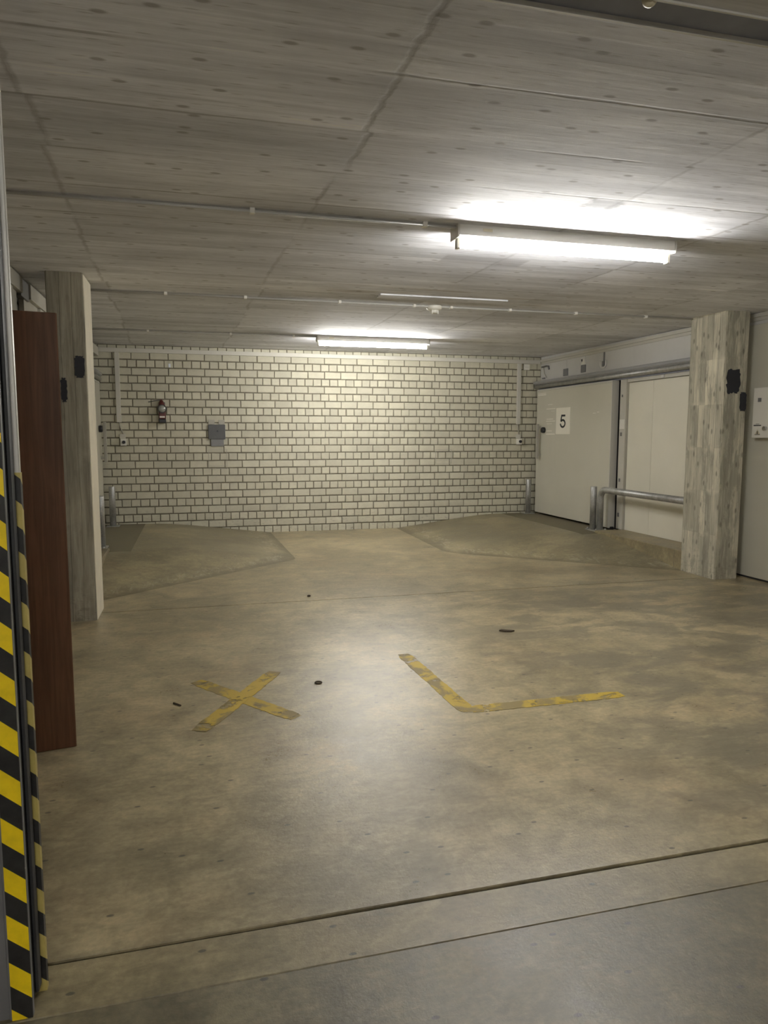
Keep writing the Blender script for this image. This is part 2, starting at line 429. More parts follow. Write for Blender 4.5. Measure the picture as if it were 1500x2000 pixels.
# ------------------------------------------------------------------ side walls
def side_wall(name, X, s, label):
    """s=+1 right, -1 left; room side is at X - s*0"""
    bm = bmesh.new()
    a, b = sorted((X, X + s * .22))
    box(bm, a, b, 2.04, D, -.1, 3.05)
    return struct(obj(name, bm, M['fascia']), label)
side_wall('wall_right', XR, 1, 'pale right wall with fascia above the sliding door')
side_wall('wall_left', XL, -1, 'pale left wall behind the pillar')
bm = bmesh.new(); box(bm, -6, -.50, 1.915, 2.04, -.1, 3.05)
struct(obj('wall_front', bm, M['steel']), 'dark grey wall face left of the striped gate rail')
bm = bmesh.new(); box(bm, XR, 9, 1.915, 2.04, -.1, 3.05); struct(obj('wall_aisle_right', bm, M['fascia']))
bm = bmesh.new(); box(bm, -6, 9, -4.15, -4, -.1, 3.05); struct(obj('wall_rear', bm, M['fascia']))
bm = bmesh.new(); box(bm, -6.15, -6, -4, 2.04, -.1, 3.05); struct(obj('wall_aisle_left', bm, M['fascia']))
bm = bmesh.new(); box(bm, 9, 9.15, -4, 2.04, -.1, 3.05); struct(obj('wall_aisle_end', bm, M['fascia']))

def mx(x, s): return x if s > 0 else MS - x      # right-hand x, or its mirror on the left
def sbox(bm, s, x0, x1, *a, **k):
    u, v = sorted((mx(x0, s), mx(x1, s))); box(bm, u, v, *a, **k)

# ------------------------------------------------------------------ pillars
def pillar(name, x0, x1, y0, y1, mat, label, patches):
    t = thing(name, label, 'pillar', ((x0 + x1) / 2, (y0 + y1) / 2, 0))
    b = bmesh.new(); bmesh.ops.create_cube(b, size=1)
    top = CZ((y0 + y1) / 2) + .02
    for v in b.verts: v.co = Vector(((x0 + x1) / 2 + v.co.x * (x1 - x0), (y0 + y1) / 2 + v.co.y * (y1 - y0), top / 2 + v.co.z * top))
    ed = [e for e in b.edges if abs(e.verts[0].co.z - e.verts[1].co.z) > 1]
    bmesh.ops.bevel(b, geom=ed, offset=.009, segments=1, affect='EDGES')
    # cut into lifts and let the arrises wander a little
    for z in [i * .18 for i in range(1, 16)]:
        bmesh.ops.bisect_plane(b, geom=b.verts[:] + b.edges[:] + b.faces[:], plane_co=(0, 0, z), plane_no=(0, 0, 1))
    for v in b.verts: v.co.x += random.uniform(-.003, .003); v.co.y += random.uniform(-.003, .003)
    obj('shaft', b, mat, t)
    if x1 < 0:  # left pillar: added pale slab paints lamp light onto its inner side
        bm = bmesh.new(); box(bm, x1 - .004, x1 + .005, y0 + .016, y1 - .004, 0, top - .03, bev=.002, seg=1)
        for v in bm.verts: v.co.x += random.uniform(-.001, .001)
        obj('lit_side', bm, M['side_lit'], t)['label'] = 'cream side face with lamp light painted in'
    for (xa, xb, za, zb, jag) in patches:
        bm = bmesh.new(); poly = []
        N = 9
        for (ua, wa, ub, wb) in ((xa, za, xb, za), (xb, za, xb, zb), (xb, zb, xa, zb), (xa, zb, xa, za)):
            for i in range(N):
                q = i / N; e = jag if 0 < i else jag * .4
                cut = .012 if i == 0 else 0
                cx, cz = (xa + xb) / 2, (za + zb) / 2
                u = ua + (ub - ua) * q; w = wa + (wb - wa) * q
                u += (cx - u) / abs(cx - u + 1e-9) * cut + random.uniform(-e, e); w += (cz - w) / abs(cz - w + 1e-9) * cut + random.uniform(-e, e)
                poly.append((u, w))
        prism(bm, poly, 'y', y0 - .006, y0 + .008)
        obj('painted_patch', bm, M['patch'], t)['label'] = 'blue-black paint patch'
    return t
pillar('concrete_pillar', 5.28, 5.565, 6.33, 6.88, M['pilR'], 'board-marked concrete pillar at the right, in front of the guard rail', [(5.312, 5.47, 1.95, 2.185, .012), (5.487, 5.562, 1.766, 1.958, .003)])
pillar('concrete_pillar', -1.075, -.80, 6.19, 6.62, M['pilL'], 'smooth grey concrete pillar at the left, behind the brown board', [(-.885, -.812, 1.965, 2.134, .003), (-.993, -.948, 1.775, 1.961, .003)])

# ------------------------------------------------------------------ ramps and ledges
def ramp(s, label, x_patch):
    bm = bmesh.new()
    A, B, E = (5.25, 6.88), (3.14, 8.70), (5.02, 8.62)
    dx, dy = A[0] - B[0], A[1] - B[1]; L = math.hypot(dx, dy); nx, ny = -dy / L, dx / L
    he = (E[0] - B[0]) * nx + (E[1] - B[1]) * ny
    top = .192
    def smin(a, b, k):
        h = max(k - abs(a - b), 0) / k; return min(a, b) - h * h * k * .25
    def hgt(x, y):
        w = (x - 3.14 - .02 * (y - 8.7)) / 1.52 * top
        sth = ((x - B[0]) * nx + (y - B[1]) * ny) / he * top
        return smin(smin(w, top, .05), sth, .03 if s > 0 else .012)
    X0, X1, Y0, Y1 = 3.0, XR, 6.75, D - .011
    nxn, nyn = 56, 90
    g = []
    for j in range(nyn + 1):
        r = []
        for i in range(nxn + 1):
            x = X0 + (X1 - X0) * i / nxn; y = Y0 + (Y1 - Y0) * j / nyn
            r.append(bm.verts.new((mx(x, s), y, max(hgt(x, y), -.03))))
        g.append(r)
    lay = None
    for j in range(nyn):
        for i in range(nxn):
            q = [g[j][i], g[j][i + 1], g[j + 1][i + 1], g[j + 1][i]]
            if max(v.co.z for v in q) < -.006: continue
            f = bm.faces.new(q); f.smooth = True
            cx = X0 + (X1 - X0) * (i + .5) / nxn; cy = Y0 + (Y1 - Y0) * (j + .5) / nyn
            if cx > x_patch and cy > 8.62: f.material_index = 1
    for v in [v for v in bm.verts if not v.link_faces]: bm.verts.remove(v)
    # ledge beside the landing
    sbox(bm, s, 5.285, XR, 6.60 if s < 0 else 6.87, 8.70, -.02, .222, bev=.008, seg=1, mi=2)
    o = struct(obj('floor_ramp', bm, [M['ramp'], M['screed'], M['strip']]), label)
    return o
ramp(1, 'low cement ramp rising to the sliding door on the right', 5.03)
ramp(-1, 'low cement ramp rising to the left wall', 5.03)

# ------------------------------------------------------------------ sliding doors, rails, fascia (right, and its mirror on the left)
def door_side(s, n):
    w = 'right' if s > 0 else 'left'
    Y0, Y1 = 8.88, 11.12
    d = thing('door_%d' % n, '', 'door', (mx(5.65, s), 10.0, .2)); struct(d); del d['category']
    d['label'] = 'wide grey-beige sliding door, ' + ('on the right wall' if s > 0 else 'on the left wall behind the pillar')
    bm = bmesh.new(); sbox(bm, s, 5.60, 5.70, Y0, Y1, .225, 2.245, bev=.004, seg=1); obj('door_leaf', bm, M['doorp'], d)
    bm = bmesh.new(); sbox(bm, s, 5.597, 5.703, Y0 - .006, Y0 + .012, .22, 2.25, bev=.002, seg=1); obj('edge_profile', bm, M['dooredge'], d)
    bm = bmesh.new(); sbox(bm, s, 5.597, 5.70, Y0 - .004, Y1, 2.245, 2.268); obj('top_profile', bm, M['dooredge'], d)
    h = bmesh.new()
    sbox(h, s, 5.515, 5.555, 10.93, 10.975, 1.13, 1.70, bev=.006)
    for z in (1.19, 1.64): sbox(h, s, 5.55, 5.605, 10.94, 10.965, z - .02, z + .02)
    ho = obj('handle_bar', h, M['cable'], d)
    tb('knob', M['black'], d, [(mx(5.60, s), 10.84, 1.60), (mx(5.565, s), 10.84, 1.60), (mx(5.55, s), 10.84, 1.60)], [.048, .048, .040])
    # runner shoe under the near edge
    bm = bmesh.new(); sbox(bm, s, 5.63, 5.68, Y0 - .03, Y0 + .05, .185, .24, bev=.006); obj('floor_guide', bm, M['black'], d)
    if s > 0:
        bm = bmesh.new()
        sbox(bm, s, 5.596, 5.601, 10.80, 11.08, 2.165, 2.185); sbox(bm, s, 5.596, 5.601, 10.80, 11.08, 2.195, 2.205)
        obj('maker_strip', bm, M['lettering'], d)
        bm = bmesh.new()
        for (ya, yb, z, t) in ((10.58, 10.74, 2.008, .010), (10.48, 10.78, 1.94, .016), (10.5, 10.62, 1.90, .006), (10.55, 10.77, 1.775, .016), (10.48, 10.78, 1.742, .016),
                               (10.58, 10.76, 1.70, .010), (10.58, 10.76, 1.585, .014), (10.48, 10.78, 1.535, .018)):
            box(bm, 5.5985, 5.601, ya, yb, z - t / 2, z + t / 2)
        obj('faded_lettering', bm, M['lettering'], d)
        bm = bmesh.new(); box(bm, 5.5985, 5.601, 9.28, 9.36, 1.828, 1.838); box(bm, 5.5985, 5.601, 9.19, 9.25, 1.84, 1.85); obj('scuff_mark', bm, M['lettering'], d)
    # overhead rail
    r = thing('sliding_door_rail', 'long grey overhead rail above the sliding door, ' + ('right side' if s > 0 else 'left side'), 'rail', (mx(5.65, s), 9.0, 2.3), 'overhead sliding door rails')
    prof = [(5.73, 2.415), (5.60, 2.415), (5.575, 2.405), (5.568, 2.375), (5.585, 2.36), (5.60, 2.352), (5.73, 2.352)]
    bm = bmesh.new(); prism(bm, [(mx(a, s), b) for a, b in prof], 'y', 6.95, 11.22); obj('rail_cover', bm, M['railgrey'], r)
    tb('runner_tube', M['galv'], r, [(mx(5.615, s), 6.95, 2.322), (mx(5.615, s), 11.20, 2.322)], .036)
    bm = bmesh.new(); sbox(bm, s, 5.66, 5.73, 6.95, 11.2, 2.27, 2.352); obj('back_channel', bm, M['darksteel'], r)
    # cornice, fixed panel, jamb, header, painted shade behind the leaf
    bm = bmesh.new()
    if s > 0:
        sbox(bm, s, 5.69, 5.74, 2.1, D - .012, 2.735, 2.775, bev=.004); sbox(bm, s, 5.712, 5.74, 2.1, D - .012, 2.70, 2.735)
    else:
        sbox(bm, s, 5.605, 5.74, 6.72, 11.2, 2.64, 2.765, bev=.004); sbox(bm, s, 5.605, 5.74, 4.0, 6.42, 2.64, 2.762, bev=.004)
        sbox(bm, s, 5.68, 5.74, 4.0, 11.2, 2.56, 2.60, bev=.004)
    struct(obj('trim_%d' % (1 if s > 0 else 2), bm, M['trim']), 'cornice strip along the top of the %s wall' % w)
    if s < 0:
        b2 = bmesh.new(); sbox(b2, s, 5.62, 5.74, 6.42, 6.72, 2.62, 2.762); struct(obj('trim_8', b2, M['steel']), 'dark block interrupting the left cornice')
        b2 = bmesh.new()
        for (ya, yb) in ((5.55, 5.70), (6.0, 6.12), (7.15, 7.3)): sbox(b2, s, 5.615, 5.74, ya, yb, 0, 2.635)
        struct(obj('trim_9', b2, M['trim']), 'white posts on the left wall')
        b2 = bmesh.new(); sbox(b2, s, 5.64, 5.70, 4.0, 6.35, 0, 2.638); sbox(b2, s, 5.64, 5.70, 6.6, 7.3, 0, 2.638); struct(obj('trim_13', b2, M['trim']), 'white panels on the left wall before the pillar')
        b2 = bmesh.new(); sbox(b2, s, 5.68, 5.735, 6.35, 6.6, 0, 2.64); struct(obj('trim_10', b2, M['steel']), 'dark upright gap between the left wall panels')
    bm = bmesh.new()
    sbox(bm, s, 5.705, 5.74, 8.105, 8.635, .225, 2.215); sbox(bm, s, 5.705, 5.74, 6.9, 8.10, .225, 2.215)
    struct(obj('trim_%d' % (3 if s > 0 else 4), bm, M['plaster']), 'cream fixed panels beside the %s sliding door' % w)
    bm = bmesh.new(); sbox(bm, s, 5.685, 5.74, 6.9, 8.66, 2.225, 2.275, bev=.003, seg=1); sbox(bm, s, 5.685, 5.74, 8.66, 8.815, .22, 2.275, bev=.004, seg=1)
    sbox(bm, s, 5.675, 5.74, 8.655, 8.675, .22, 2.275)
    struct(obj('trim_%d' % (5 if s > 0 else 6), bm, M['trim']), 'pale frame between the %s sliding door and the fixed panel' % w)
    bm = bmesh.new(); sbox(bm, s, 5.722, 5.737, 8.815, 11.1, .2, 2.27)  # dark sheet stands in for the shade in the gap behind the leaf
    struct(obj('trim_%d' % (7 if s > 0 else 11), bm, M['dark']), 'dark strip painting the shade behind the %s sliding door' % w)  # trim_7 and trim_11 are stand-ins for shade, not trim parts
    if s > 0:
        for z, q in ((2.05, .012), (1.53, .018), (.90, .016), (.42, .02)):
            b2 = bmesh.new(); box(b2, 5.678, 5.687, 8.76 - q, 8.76 + q, z - q * 1.4, z + q * 1.4, bev=.002, seg=1)
            tag(obj('bolt_cover', b2, M['steel']), 'small grey bolt cover on the pale door frame, %s' % {2.05: 'topmost, just under the rail', 1.53: 'just below the white latch plate', .9: 'at knee height above the guard rail', .42: 'lowest, near the floor'}[z], 'bolt cover', 'bolt covers on the door frame')
        b2 = bmesh.new(); box(b2, 5.676, 5.687, 8.68, 8.80, 1.60, 1.73, bev=.003, seg=1)
        tag(obj('latch_plate', b2, M['white']), 'white latch plate on the pale door frame', 'plate')
        b2 = bmesh.new(); box(b2, 5.672, 5.687, 7.86, 7.92, 2.228, 2.268, bev=.004, seg=1)
        tag(obj('latch_plate', b2, M['fascia']), 'small grey bracket on the header strip above the fixed panel', 'plate')
door_side(1, 1); door_side(-1, 2)

# the wall to the right of the right pillar: next closed panel and dark foot joint
bm = bmesh.new(); box(bm, 5.70, 5.74, 3.0, 6.70, .02, 2.66, bev=.003, seg=1)
struct(obj('trim_12', bm, M['doorp']), 'grey-beige panel on the wall right of the pillar')
bm = bmesh.new(); box(bm, 5.71, 5.738, 3.0, 6.70, 0, .02)
struct(obj('baseboard_right', bm, M['dark']), 'dark joint at the foot of the right panel')

# ------------------------------------------------------------------ sign with the number
t = thing('number_sign', 'cream paper sign with a black 5 on the right sliding door', 'sign', (5.598, 10.22, 1.74))
bx('sheet', M['paper'], t, 5.5965, 5.6, 10.005, 10.445, 1.533, 1.945)
path = [(.94, .93), (.24, .93), (.13, .52)]
path += [(.47 + .43 * math.cos(a), .315 + .27 * math.sin(a)) for a in [math.radians(138 - 318 * q / 26) for q in range(27)]]
W, H, sw = .165, .20, .030
pts = [Vector((-(u - .5) * W, (v - .5) * H)) for u, v in path]
bm = bmesh.new(); prev = None
for i, p in enumerate(pts):
    d0 = (pts[min(i + 1, len(pts) - 1)] - pts[max(i - 1, 0)]).normalized()
    nn = Vector((-d0.y, d0.x))
    k = 1.25 if i in (1, 2) else 1
    cur = [bm.verts.new((5.5945, 10.222 + (p + nn * sg * sw / 2 * k).x, 1.735 + (p + nn * sg * sw / 2 * k).y)) for sg in (1, -1)]
    cur += [bm.verts.new((5.5968, v.co.y, v.co.z)) for v in cur]
    if prev:
        bm.faces.new([prev[0], prev[1], cur[1], cur[0]]); bm.faces.new([prev[2], prev[0], cur[0], cur[2]]); bm.faces.new([prev[1], prev[3], cur[3], cur[1]])
    prev = cur
obj('digit', bm, M['ink'], t)['label'] = 'black number 5'

# ------------------------------------------------------------------ tags hanging on the fascia
t = thing('hanging_tag', 'grey tag on a thin strap, nearest the brick wall on the fascia', 'tag', (XR, 10.41, 2.58), 'tags on the fascia above the door')
bx('strap', M['fascia'], t, 5.722, 5.73, 10.385, 10.41, 2.56, 2.70); bx('plate', M['greytag'], t, 5.716, 5.73, 10.34, 10.48, 2.45, 2.56, bev=.004)
t = thing('hanging_tag', 'white tag over a grey plate, middle one on the fascia', 'tag', (XR, 9.87, 2.6), 'tags on the fascia above the door')
bx('strap', M['fascia'], t, 5.722, 5.73, 9.83, 9.86, 2.66, 2.71); bx('plate', M['greytag'], t, 5.716, 5.73, 9.81, 9.94, 2.46, 2.57, bev=.004)
bm = bmesh.new(); prism(bm, [(9.81, 2.575), (9.93, 2.575), (9.90, 2.66), (9.84, 2.66)], 'x', 5.714, 5.73); obj('white_tab', bm, M['white'], t)
bm = bmesh.new(); prism(bm, [(9.88, 2.655), (9.93, 2.655), (9.905, 2.61)], 'x', 5.711, 5.716); obj('dark_mark', bm, M['ink'], t)
t = thing('hanging_tag', 'white U-shaped clip on a grey strap, farthest from the brick wall', 'tag', (XR, 9.33, 2.56), 'tags on the fascia above the door')
bx('strap', M['greytag'], t, 5.724, 5.73, 9.30, 9.335, 2.56, 2.70)
tb('clip', M['white'], t, [(5.718, 9.255 + .0, 2.58)] + [(5.718, 9.325 + .07 * math.cos(a), 2.53 + .055 * math.sin(a)) for a in [PI + PI * i / 12 for i in range(13)]] + [(5.718, 9.395, 2.58)], .011, 10)
bx('dark_core', M['steel'], t, 5.718, 5.73, 9.295, 9.35, 2.50, 2.575)
t = thing('cable_stub', 'grey bent cable stub at the corner of fascia and brick wall', 'cable', (XR, 11.1, 2.6))
tb('cable', M['steel'], t, [(5.715, 11.2, 2.655), (5.715, 11.05, 2.66), (5.715, 10.98, 2.65), (5.715, 10.95, 2.60)], .014, 10)
tb('wire', M['cable'], t, [(5.72, 11.15, 2.64), (5.72, 11.12, 2.55), (5.72, 11.04, 2.47)], .006, 8)
bx('terminal', M['greytag'], t, 5.71, 5.73, 11.1, 11.18, 2.455, 2.475)

# ------------------------------------------------------------------ electric cabinet, far right
t = thing('electric_cabinet', 'cream electric cabinet on the wall right of the right pillar', 'electric box', (5.66, 5.9, 1.5))
bx('housing', M['white'], t, 5.60, 5.706, 5.55, 6.27, 1.49, 2.0, bev=.006)
bx('nameplate', M['greytag'], t, 5.597, 5.60, 6.16, 6.205, 1.855, 1.895)
bm = bmesh.new(); box(bm, 5.597, 5.60, 6.145, 6.245, 1.612, 1.622); box(bm, 5.597, 5.60, 6.17, 6.215, 1.63, 1.634); obj('label_strip', bm, M['ink'], t)
bm = bmesh.new(); prism(bm, [(6.155, 1.525), (6.225, 1.525), (6.19, 1.575)], 'x', 5.5975, 5.60); obj('warning_triangle', bm, M['ivory'], t)['label'] = 'yellowish warning triangle'
bm = bmesh.new(); prism(bm, [(6.183, 1.53), (6.197, 1.53), (6.193, 1.56), (6.187, 1.56)], 'x', 5.5967, 5.598); prism(bm, [(6.152, 1.521), (6.228, 1.521), (6.225, 1.526), (6.155, 1.526)], 'x', 5.5967, 5.598); obj('warning_mark', bm, M['ink'], t)
tb('lock', M['chrome'], t, [(5.60, 6.085, 1.585), (5.575, 6.085, 1.585)], .022, 16)

# ------------------------------------------------------------------ bollards and guard rails
def bollard(s, x, y, z0, z1, label):
    t = thing('steel_bollard', label, 'bollard', (mx(x, s), y, z0), 'galvanised bollards on the ramps')
    X = mx(x, s)
    tb('post', M['galv'], t, [(X, y, z0 - .01), (X, y, z1 - .006), (X, y, z1)], [.044, .044, .040], 24)
    bx('base_plate', M['galv'], t, X - .09, X + .09, y - .08, y + .08, z0 - .012, z0 + .008, bev=.002, seg=1)
bollard(1, 5.483, 11.14, .194, .774, 'far bollard on the right, against the brick wall')
bollard(-1, 5.483, 11.06, .194, .774, 'far bollard on the left, against the brick wall')
def guard(s):
    X = mx(5.395, s); y = 8.93
    w = 'right' if s > 0 else 'left'
    t = thing('guard_rail', 'bent galvanised pipe guard rail ' + ('running to the right pillar' if s > 0 else 'running to the left pillar, mostly hidden'), 'guard rail', (X, 8.86, .2), 'pipe guard rails')
    xe, ye = mx(5.455, s), 8.85
    x2, y2 = mx(5.43, s), 6.86 if s > 0 else 6.62
    zc, R = .768, .12
    pts = [(xe, ye, .195)]
    pts += [(xe + (x2 - xe) * (R * (1 - math.cos(a))) / 2, ye - R * (1 - math.cos(a)), zc - R + R * math.sin(a)) for a in [PI / 2 * i / 12 for i in range(13)]]
    pts += [(x2, y2, zc)]
    tb('pipe', M['galv'], t, pts, .044, 24)
    a, b = sorted((mx(5.33, s), mx(5.53, s)))
    bm = bmesh.new(); box(bm, a, b, 8.75, 9.03, .19, .207, bev=.002, seg=1); obj('base_plate', bm, M['galv'], t)
    for (px, py) in ((a + .03, 8.78), (b - .03, 8.78), (a + .03, 9.0)):
        tb('anchor_bolt', M['galv'], t, [(px, py, .205), (px, py, .228)], .013, 8)
    tb('short_post', M['galv'], t, [(X, y, .195), (X, y, .80), (X, y, .806)], [.044, .044, .040], 24)
guard(1); guard(-1)

# ------------------------------------------------------------------ trunking, switches and other fittings on the brick wall
F = D - .01
t = bx('cable_trunking', M['trunk'], None, XL + .02, 5.70, F - .04, F + .004, 2.708, 2.768, bev=.003, seg=1)
tag(t, 'long off-white cable trunking along the top of the brick wall', 'trunking')
for xa, lab in ((-1.068, 'upright cable trunking on the left end of the brick wall'), (5.288, 'upright cable trunking on the right end of the brick wall')):
    o = bx('cable_trunking', M['trunk'], None, xa, xa + .064, F - .036, F + .004, 1.70, 2.708, bev=.003, seg=1)
    tag(o, lab, 'trunking', 'upright cable trunkings')
def keyswitch(x, label, bend):
    t = thing('key_switch', label, 'switch', (x, F, 1.41), 'key switches on the brick wall')
    bx('box', M['white'], t, x - .04, x + .04, F - .06, F + .004, 1.36, 1.46, bev=.005)
    bx('mount', M['trim'], t, x - .05, x + .03, F - .03, F + .004, 1.46, 1.53, bev=.005)
    tb('button', M['black'], t, [(x + .008, F - .06, 1.41), (x + .008, F - .085, 1.41)], .024, 16)
    tb('cable', M['cable'], t, [(x - bend, F - .012, 1.71), (x - bend * .7, F - .016, 1.62), (x - bend * .2, F - .014, 1.56), (x, F - .012, 1.52)], .008, 8)
    return t
keyswitch(-.985, 'key switch with black button, below the left upright trunking', .05)
keyswitch(5.335, 'key switch with black button, below the right upright trunking', .02)
t = thing('socket_box', 'small white socket box beside the right upright trunking', 'socket', (5.455, F, 2.655))
bx('box', M['white'], t, 5.405, 5.505, F - .035, F + .004, 2.605, 2.70, bev=.005); bx('slot', M['trim'], t, 5.42, 5.49, F - .037, F - .03, 2.648, 2.653)
t = thing('red_hand_lamp', 'dark red hand lamp with round silver lens on the brick wall', 'lamp', (-.427, F, 1.86))
bx('wall_plate', M['slate'], t, -.475, -.385, F - .015, F + .004, 1.75, 2.0, bev=.004)
bm = bmesh.new(); tube(bm, [(-.427, F - .07, 1.90), (-.43, F - .065, 1.96), (-.435, F - .05, 2.01), (-.437, F - .04, 2.035)], [.058, .045, .028, .014], 20); obj('cap', bm, M['red'], t)
bx('body', M['red'], t, -.475, -.375, F - .11, F - .012, 1.745, 1.91, bev=.018, seg=3)
bx('foot', M['black'], t, -.478, -.372, F - .115, F - .01, 1.692, 1.752, bev=.012, seg=3)
tb('lens_ring', M['black'], t, [(-.423, F - .095, 1.898), (-.423, F - .14, 1.898)], .062, 28)
bm = bmesh.new(); tube(bm, [(-.423, F - .138, 1.898), (-.423, F - .150, 1.898), (-.423, F - .156, 1.898)], [.052, .046, .01], 28); obj('lens', bm, M['glass'], t)
bx('label_plate', M['white'], t, -.462, -.388, F - .1125, F - .108, 1.768, 1.792)
tb('hook_wire', M['slate'], t, [(-.62, F - .004, 2.0), (-.52, F - .02, 2.02), (-.44, F - .04, 2.03)], .006, 8)
t = thing('meter_box', 'dark grey square box with narrower lower part on the brick wall', 'box', (.35, F, 1.5))
bx('cover', M['slate'], t, .228, .482, F - .03, F + .006, 1.452, 1.672, bev=.006); bx('lower_box', M['greytag'], t, .265, .456, F - .022, F + .006, 1.345, 1.455, bev=.005)
for xa in (.235, .385): bx('upper_tab', M['cable'], t, xa, xa + .09, F - .012, F + .006, 1.675, 1.745)
tb('screw', M['ink'], t, [(.365, F - .03, 1.575), (.365, F - .034, 1.575)], .012, 10)
o = bx('wall_sticker', M['sticker'], None, -.32, -.288, F - .004, F + .002, 2.51, 2.565); tag(o, 'tiny white sticker high on the left part of the brick wall', 'sticker')
def outline(x, z, w, h, label):
    bm = bmesh.new(); e = .006
    for (a, b, c, d) in ((x, x + w, z, z + e), (x, x + w, z + h - e, z + h), (x, x + e, z, z + h), (x + w - e, x + w, z, z + h), (x + .01, x + w, z + .05, z + .054), (x + .01, x + w, z + h - .03, z + h - .026)):
        box(bm, a, b, F - .003, F + .006, c, d)
    tag(obj('sign_outline', bm, M['cable']), label, 'mark')
outline(.225, 1.0, .275, .30, 'faint rectangular outline below the dark grey box on bricks')
outline(3.86, 1.05, .28, .23, 'faint rectangular outline on the right half of the brick wall')

# ------------------------------------------------------------------ lamps
def lamp(x0, x1, y, zc, label, tubemat, grp='fluorescent batten lamps'):
    t = thing('fluorescent_lamp', label, 'lamp', ((x0 + x1) / 2, y, zc), grp)
    # batten: sloping-sided channel
    prof = [(y - .058, zc + .012), (y - .067, zc - .058), (y - .05, zc - .064), (y + .05, zc - .064), (y + .067, zc - .058), (y + .058, zc + .012)]
    bm = bmesh.new(); prism(bm, prof, 'x', x0 + .01, x1 - .01); obj('batten', bm, M['white'], t)
    for xa, s in ((x0, 1), (x1, -1)):
        a, b = sorted((xa, xa + s * .012)); bx('end_cap', M['trim'], t, a, b, y - .069, y + .069, zc - .07, zc + .012, bev=.003, seg=1)
        a, b = sorted((xa + s * .012, xa + s * .034)); bx('lamp_holder', M['white'], t, a, b, y - .02, y + .02, zc - .125, zc - .064, bev=.005)
    tb('tube', tubemat, t, [(x0 + .034, y, zc - .098), (x1 - .034, y, zc - .098)], .019, 24)
    bx('type_label', M['ivory'], t, x0 + .16, x0 + .22, y - .066, y - .056, zc - .03, zc - .012)
    return t
L1 = lamp(1.545, 3.04, 4.20, CZ(4.2) - .006, 'nearer fluorescent batten lamp on the ceiling, larger in view', M['tube'])
L2 = lamp(1.60, 3.14, 9.50, CZ(9.5) - .006, 'farther fluorescent batten lamp on the ceiling near the brick wall', M['tube'])
L3 = lamp(-.9, .6, -2.6, 2.735 - .006, 'fluorescent lamp on the aisle ceiling behind the viewer', M['tube2'])

# ------------------------------------------------------------------ conduits, detector, cover strip on the ceiling
def conduit(y, x0, x1, label, clips, r=.011):
    z0 = CZ(y) - r - .004
    t = thing('ceiling_conduit', label, 'conduit', (x0, y, z0), 'conduits on the ceiling')
    tb('pipe', M['conduit'], t, [(x0, y, z0), (x1, y, z0)], r, 12)
    for x in clips:
        bx('clip', M['white'], t, x - .014, x + .014, y - .02, y + .02, z0 - r - .004, CZ(y) + .004, bev=.004)
conduit(4.17, -1.3, 1.545, 'grey conduit running left from the nearer lamp', [.35, 1.35], .010)
conduit(6.86, -.9, 5.6, 'thin white conduit across the ceiling carrying the smoke detector', [-.2, .5, 1.38, 2.12, 2.5, 3.13, 3.87, 4.7], .009)
conduit(9.5, -1.3, 1.60, 'grey conduit running left from the farther lamp', [-.5, .5, 1.3], .010)
z0 = CZ(6.9)
t = thing('smoke_detector', 'round white smoke detector on the thin ceiling conduit', 'smoke detector', (2.33, 6.88, z0))
bm = bmesh.new(); tube(bm, [(2.33, 6.88, z0 + .004), (2.33, 6.88, z0 - .03), (2.33, 6.88, z0 - .045)], [.075, .075, .055], 28); obj('base', bm, M['white'], t)
bm = bmesh.new(); tube(bm, [(2.33, 6.88, z0 - .045), (2.33, 6.88, z0 - .065), (2.33, 6.88, z0 - .075)], [.045, .042, .03], 28); obj('sensor_head', bm, M['white'], t)
for dx in (-.03, .03): tb('prong', M['white'], t, [(2.33 + dx, 6.85, z0 - .04), (2.33 + dx, 6.85, z0 - .085)], .008, 8)
bm = bmesh.new(); box(bm, 1.66, 2.90, 6.40, 6.56, CZ(6.4) - .012, CZ(6.5) + .01, bev=.003, seg=1)
tag(obj('cover_strip', bm, M['ceil']), 'long flat cover strip on the ceiling before the smoke detector', 'cover strip')

# ------------------------------------------------------------------ gate frame: header slot and striped guide rail
t = thing('gate_header', 'dark steel gate header crossing the ceiling at upper right', 'gate frame', (2, 1.95, 2.74))
bx('channel', M['darksteel'], t, -.45, XR, 1.895, 2.012, 2.745, 3.0)
bx('lit_edge', M['litsteel'], t, -.45, XR, 2.012, 2.021, 2.730, 3.0)
bx('front_edge', M['litsteel'], t, -.45, XR, 1.889, 1.896, 2.729, 3.0)
bm = bmesh.new(); bmesh.ops.create_uvsphere(bm, u_segments=20, v_segments=12, radius=.022)
for v in bm.verts: v.co += Vector((1.285, 1.915, 2.745))
for f in bm.faces: f.smooth = True
obj('roller', bm, M['ivory'], t)

t = thing('gate_guide_rail', 'upright steel gate guide rail with yellow and black hazard stripes', 'gate frame', (-.46, 1.95, 0))
XJ = -.443
bm = bmesh.new()
box(bm, -.50, XJ, 1.909, 1.925, .0, 2.735, bev=.002, seg=1)                 # front flange
box(bm, -.50, -.486, 1.925, 2.03, .0, 2.735)                                 # web
obj('channel', bm, M['steel'], t)
bx('rear_flange', M['litsteel'], t, -.50, XJ + .016, 2.000, 2.016, .0, 2.735, bev=.002, seg=1)
bx('rubber_seal', M['dark'], t, -.49, XJ - .004, 1.926, 1.992, .02, 2.735, bev=.004)
bx('seal_lip', M['dark'], t, XJ - .003, XJ + .006, 1.955, 1.99, .03, 2.735, bev=.002, seg=1)
o = bx('hazard_tape', M['hazard'], t, -.4935, XJ - .001, 1.9068, 1.909, 0.0, 1.52); o['label'] = 'yellow and black striped tape'
o = bx('rear_hazard_tape', M['hazard_dusty'], t, XJ - .012, XJ + .0175, 1.9975, 2.0175, 0.0, 1.42); o['label'] = 'striped tape on the rear flange'

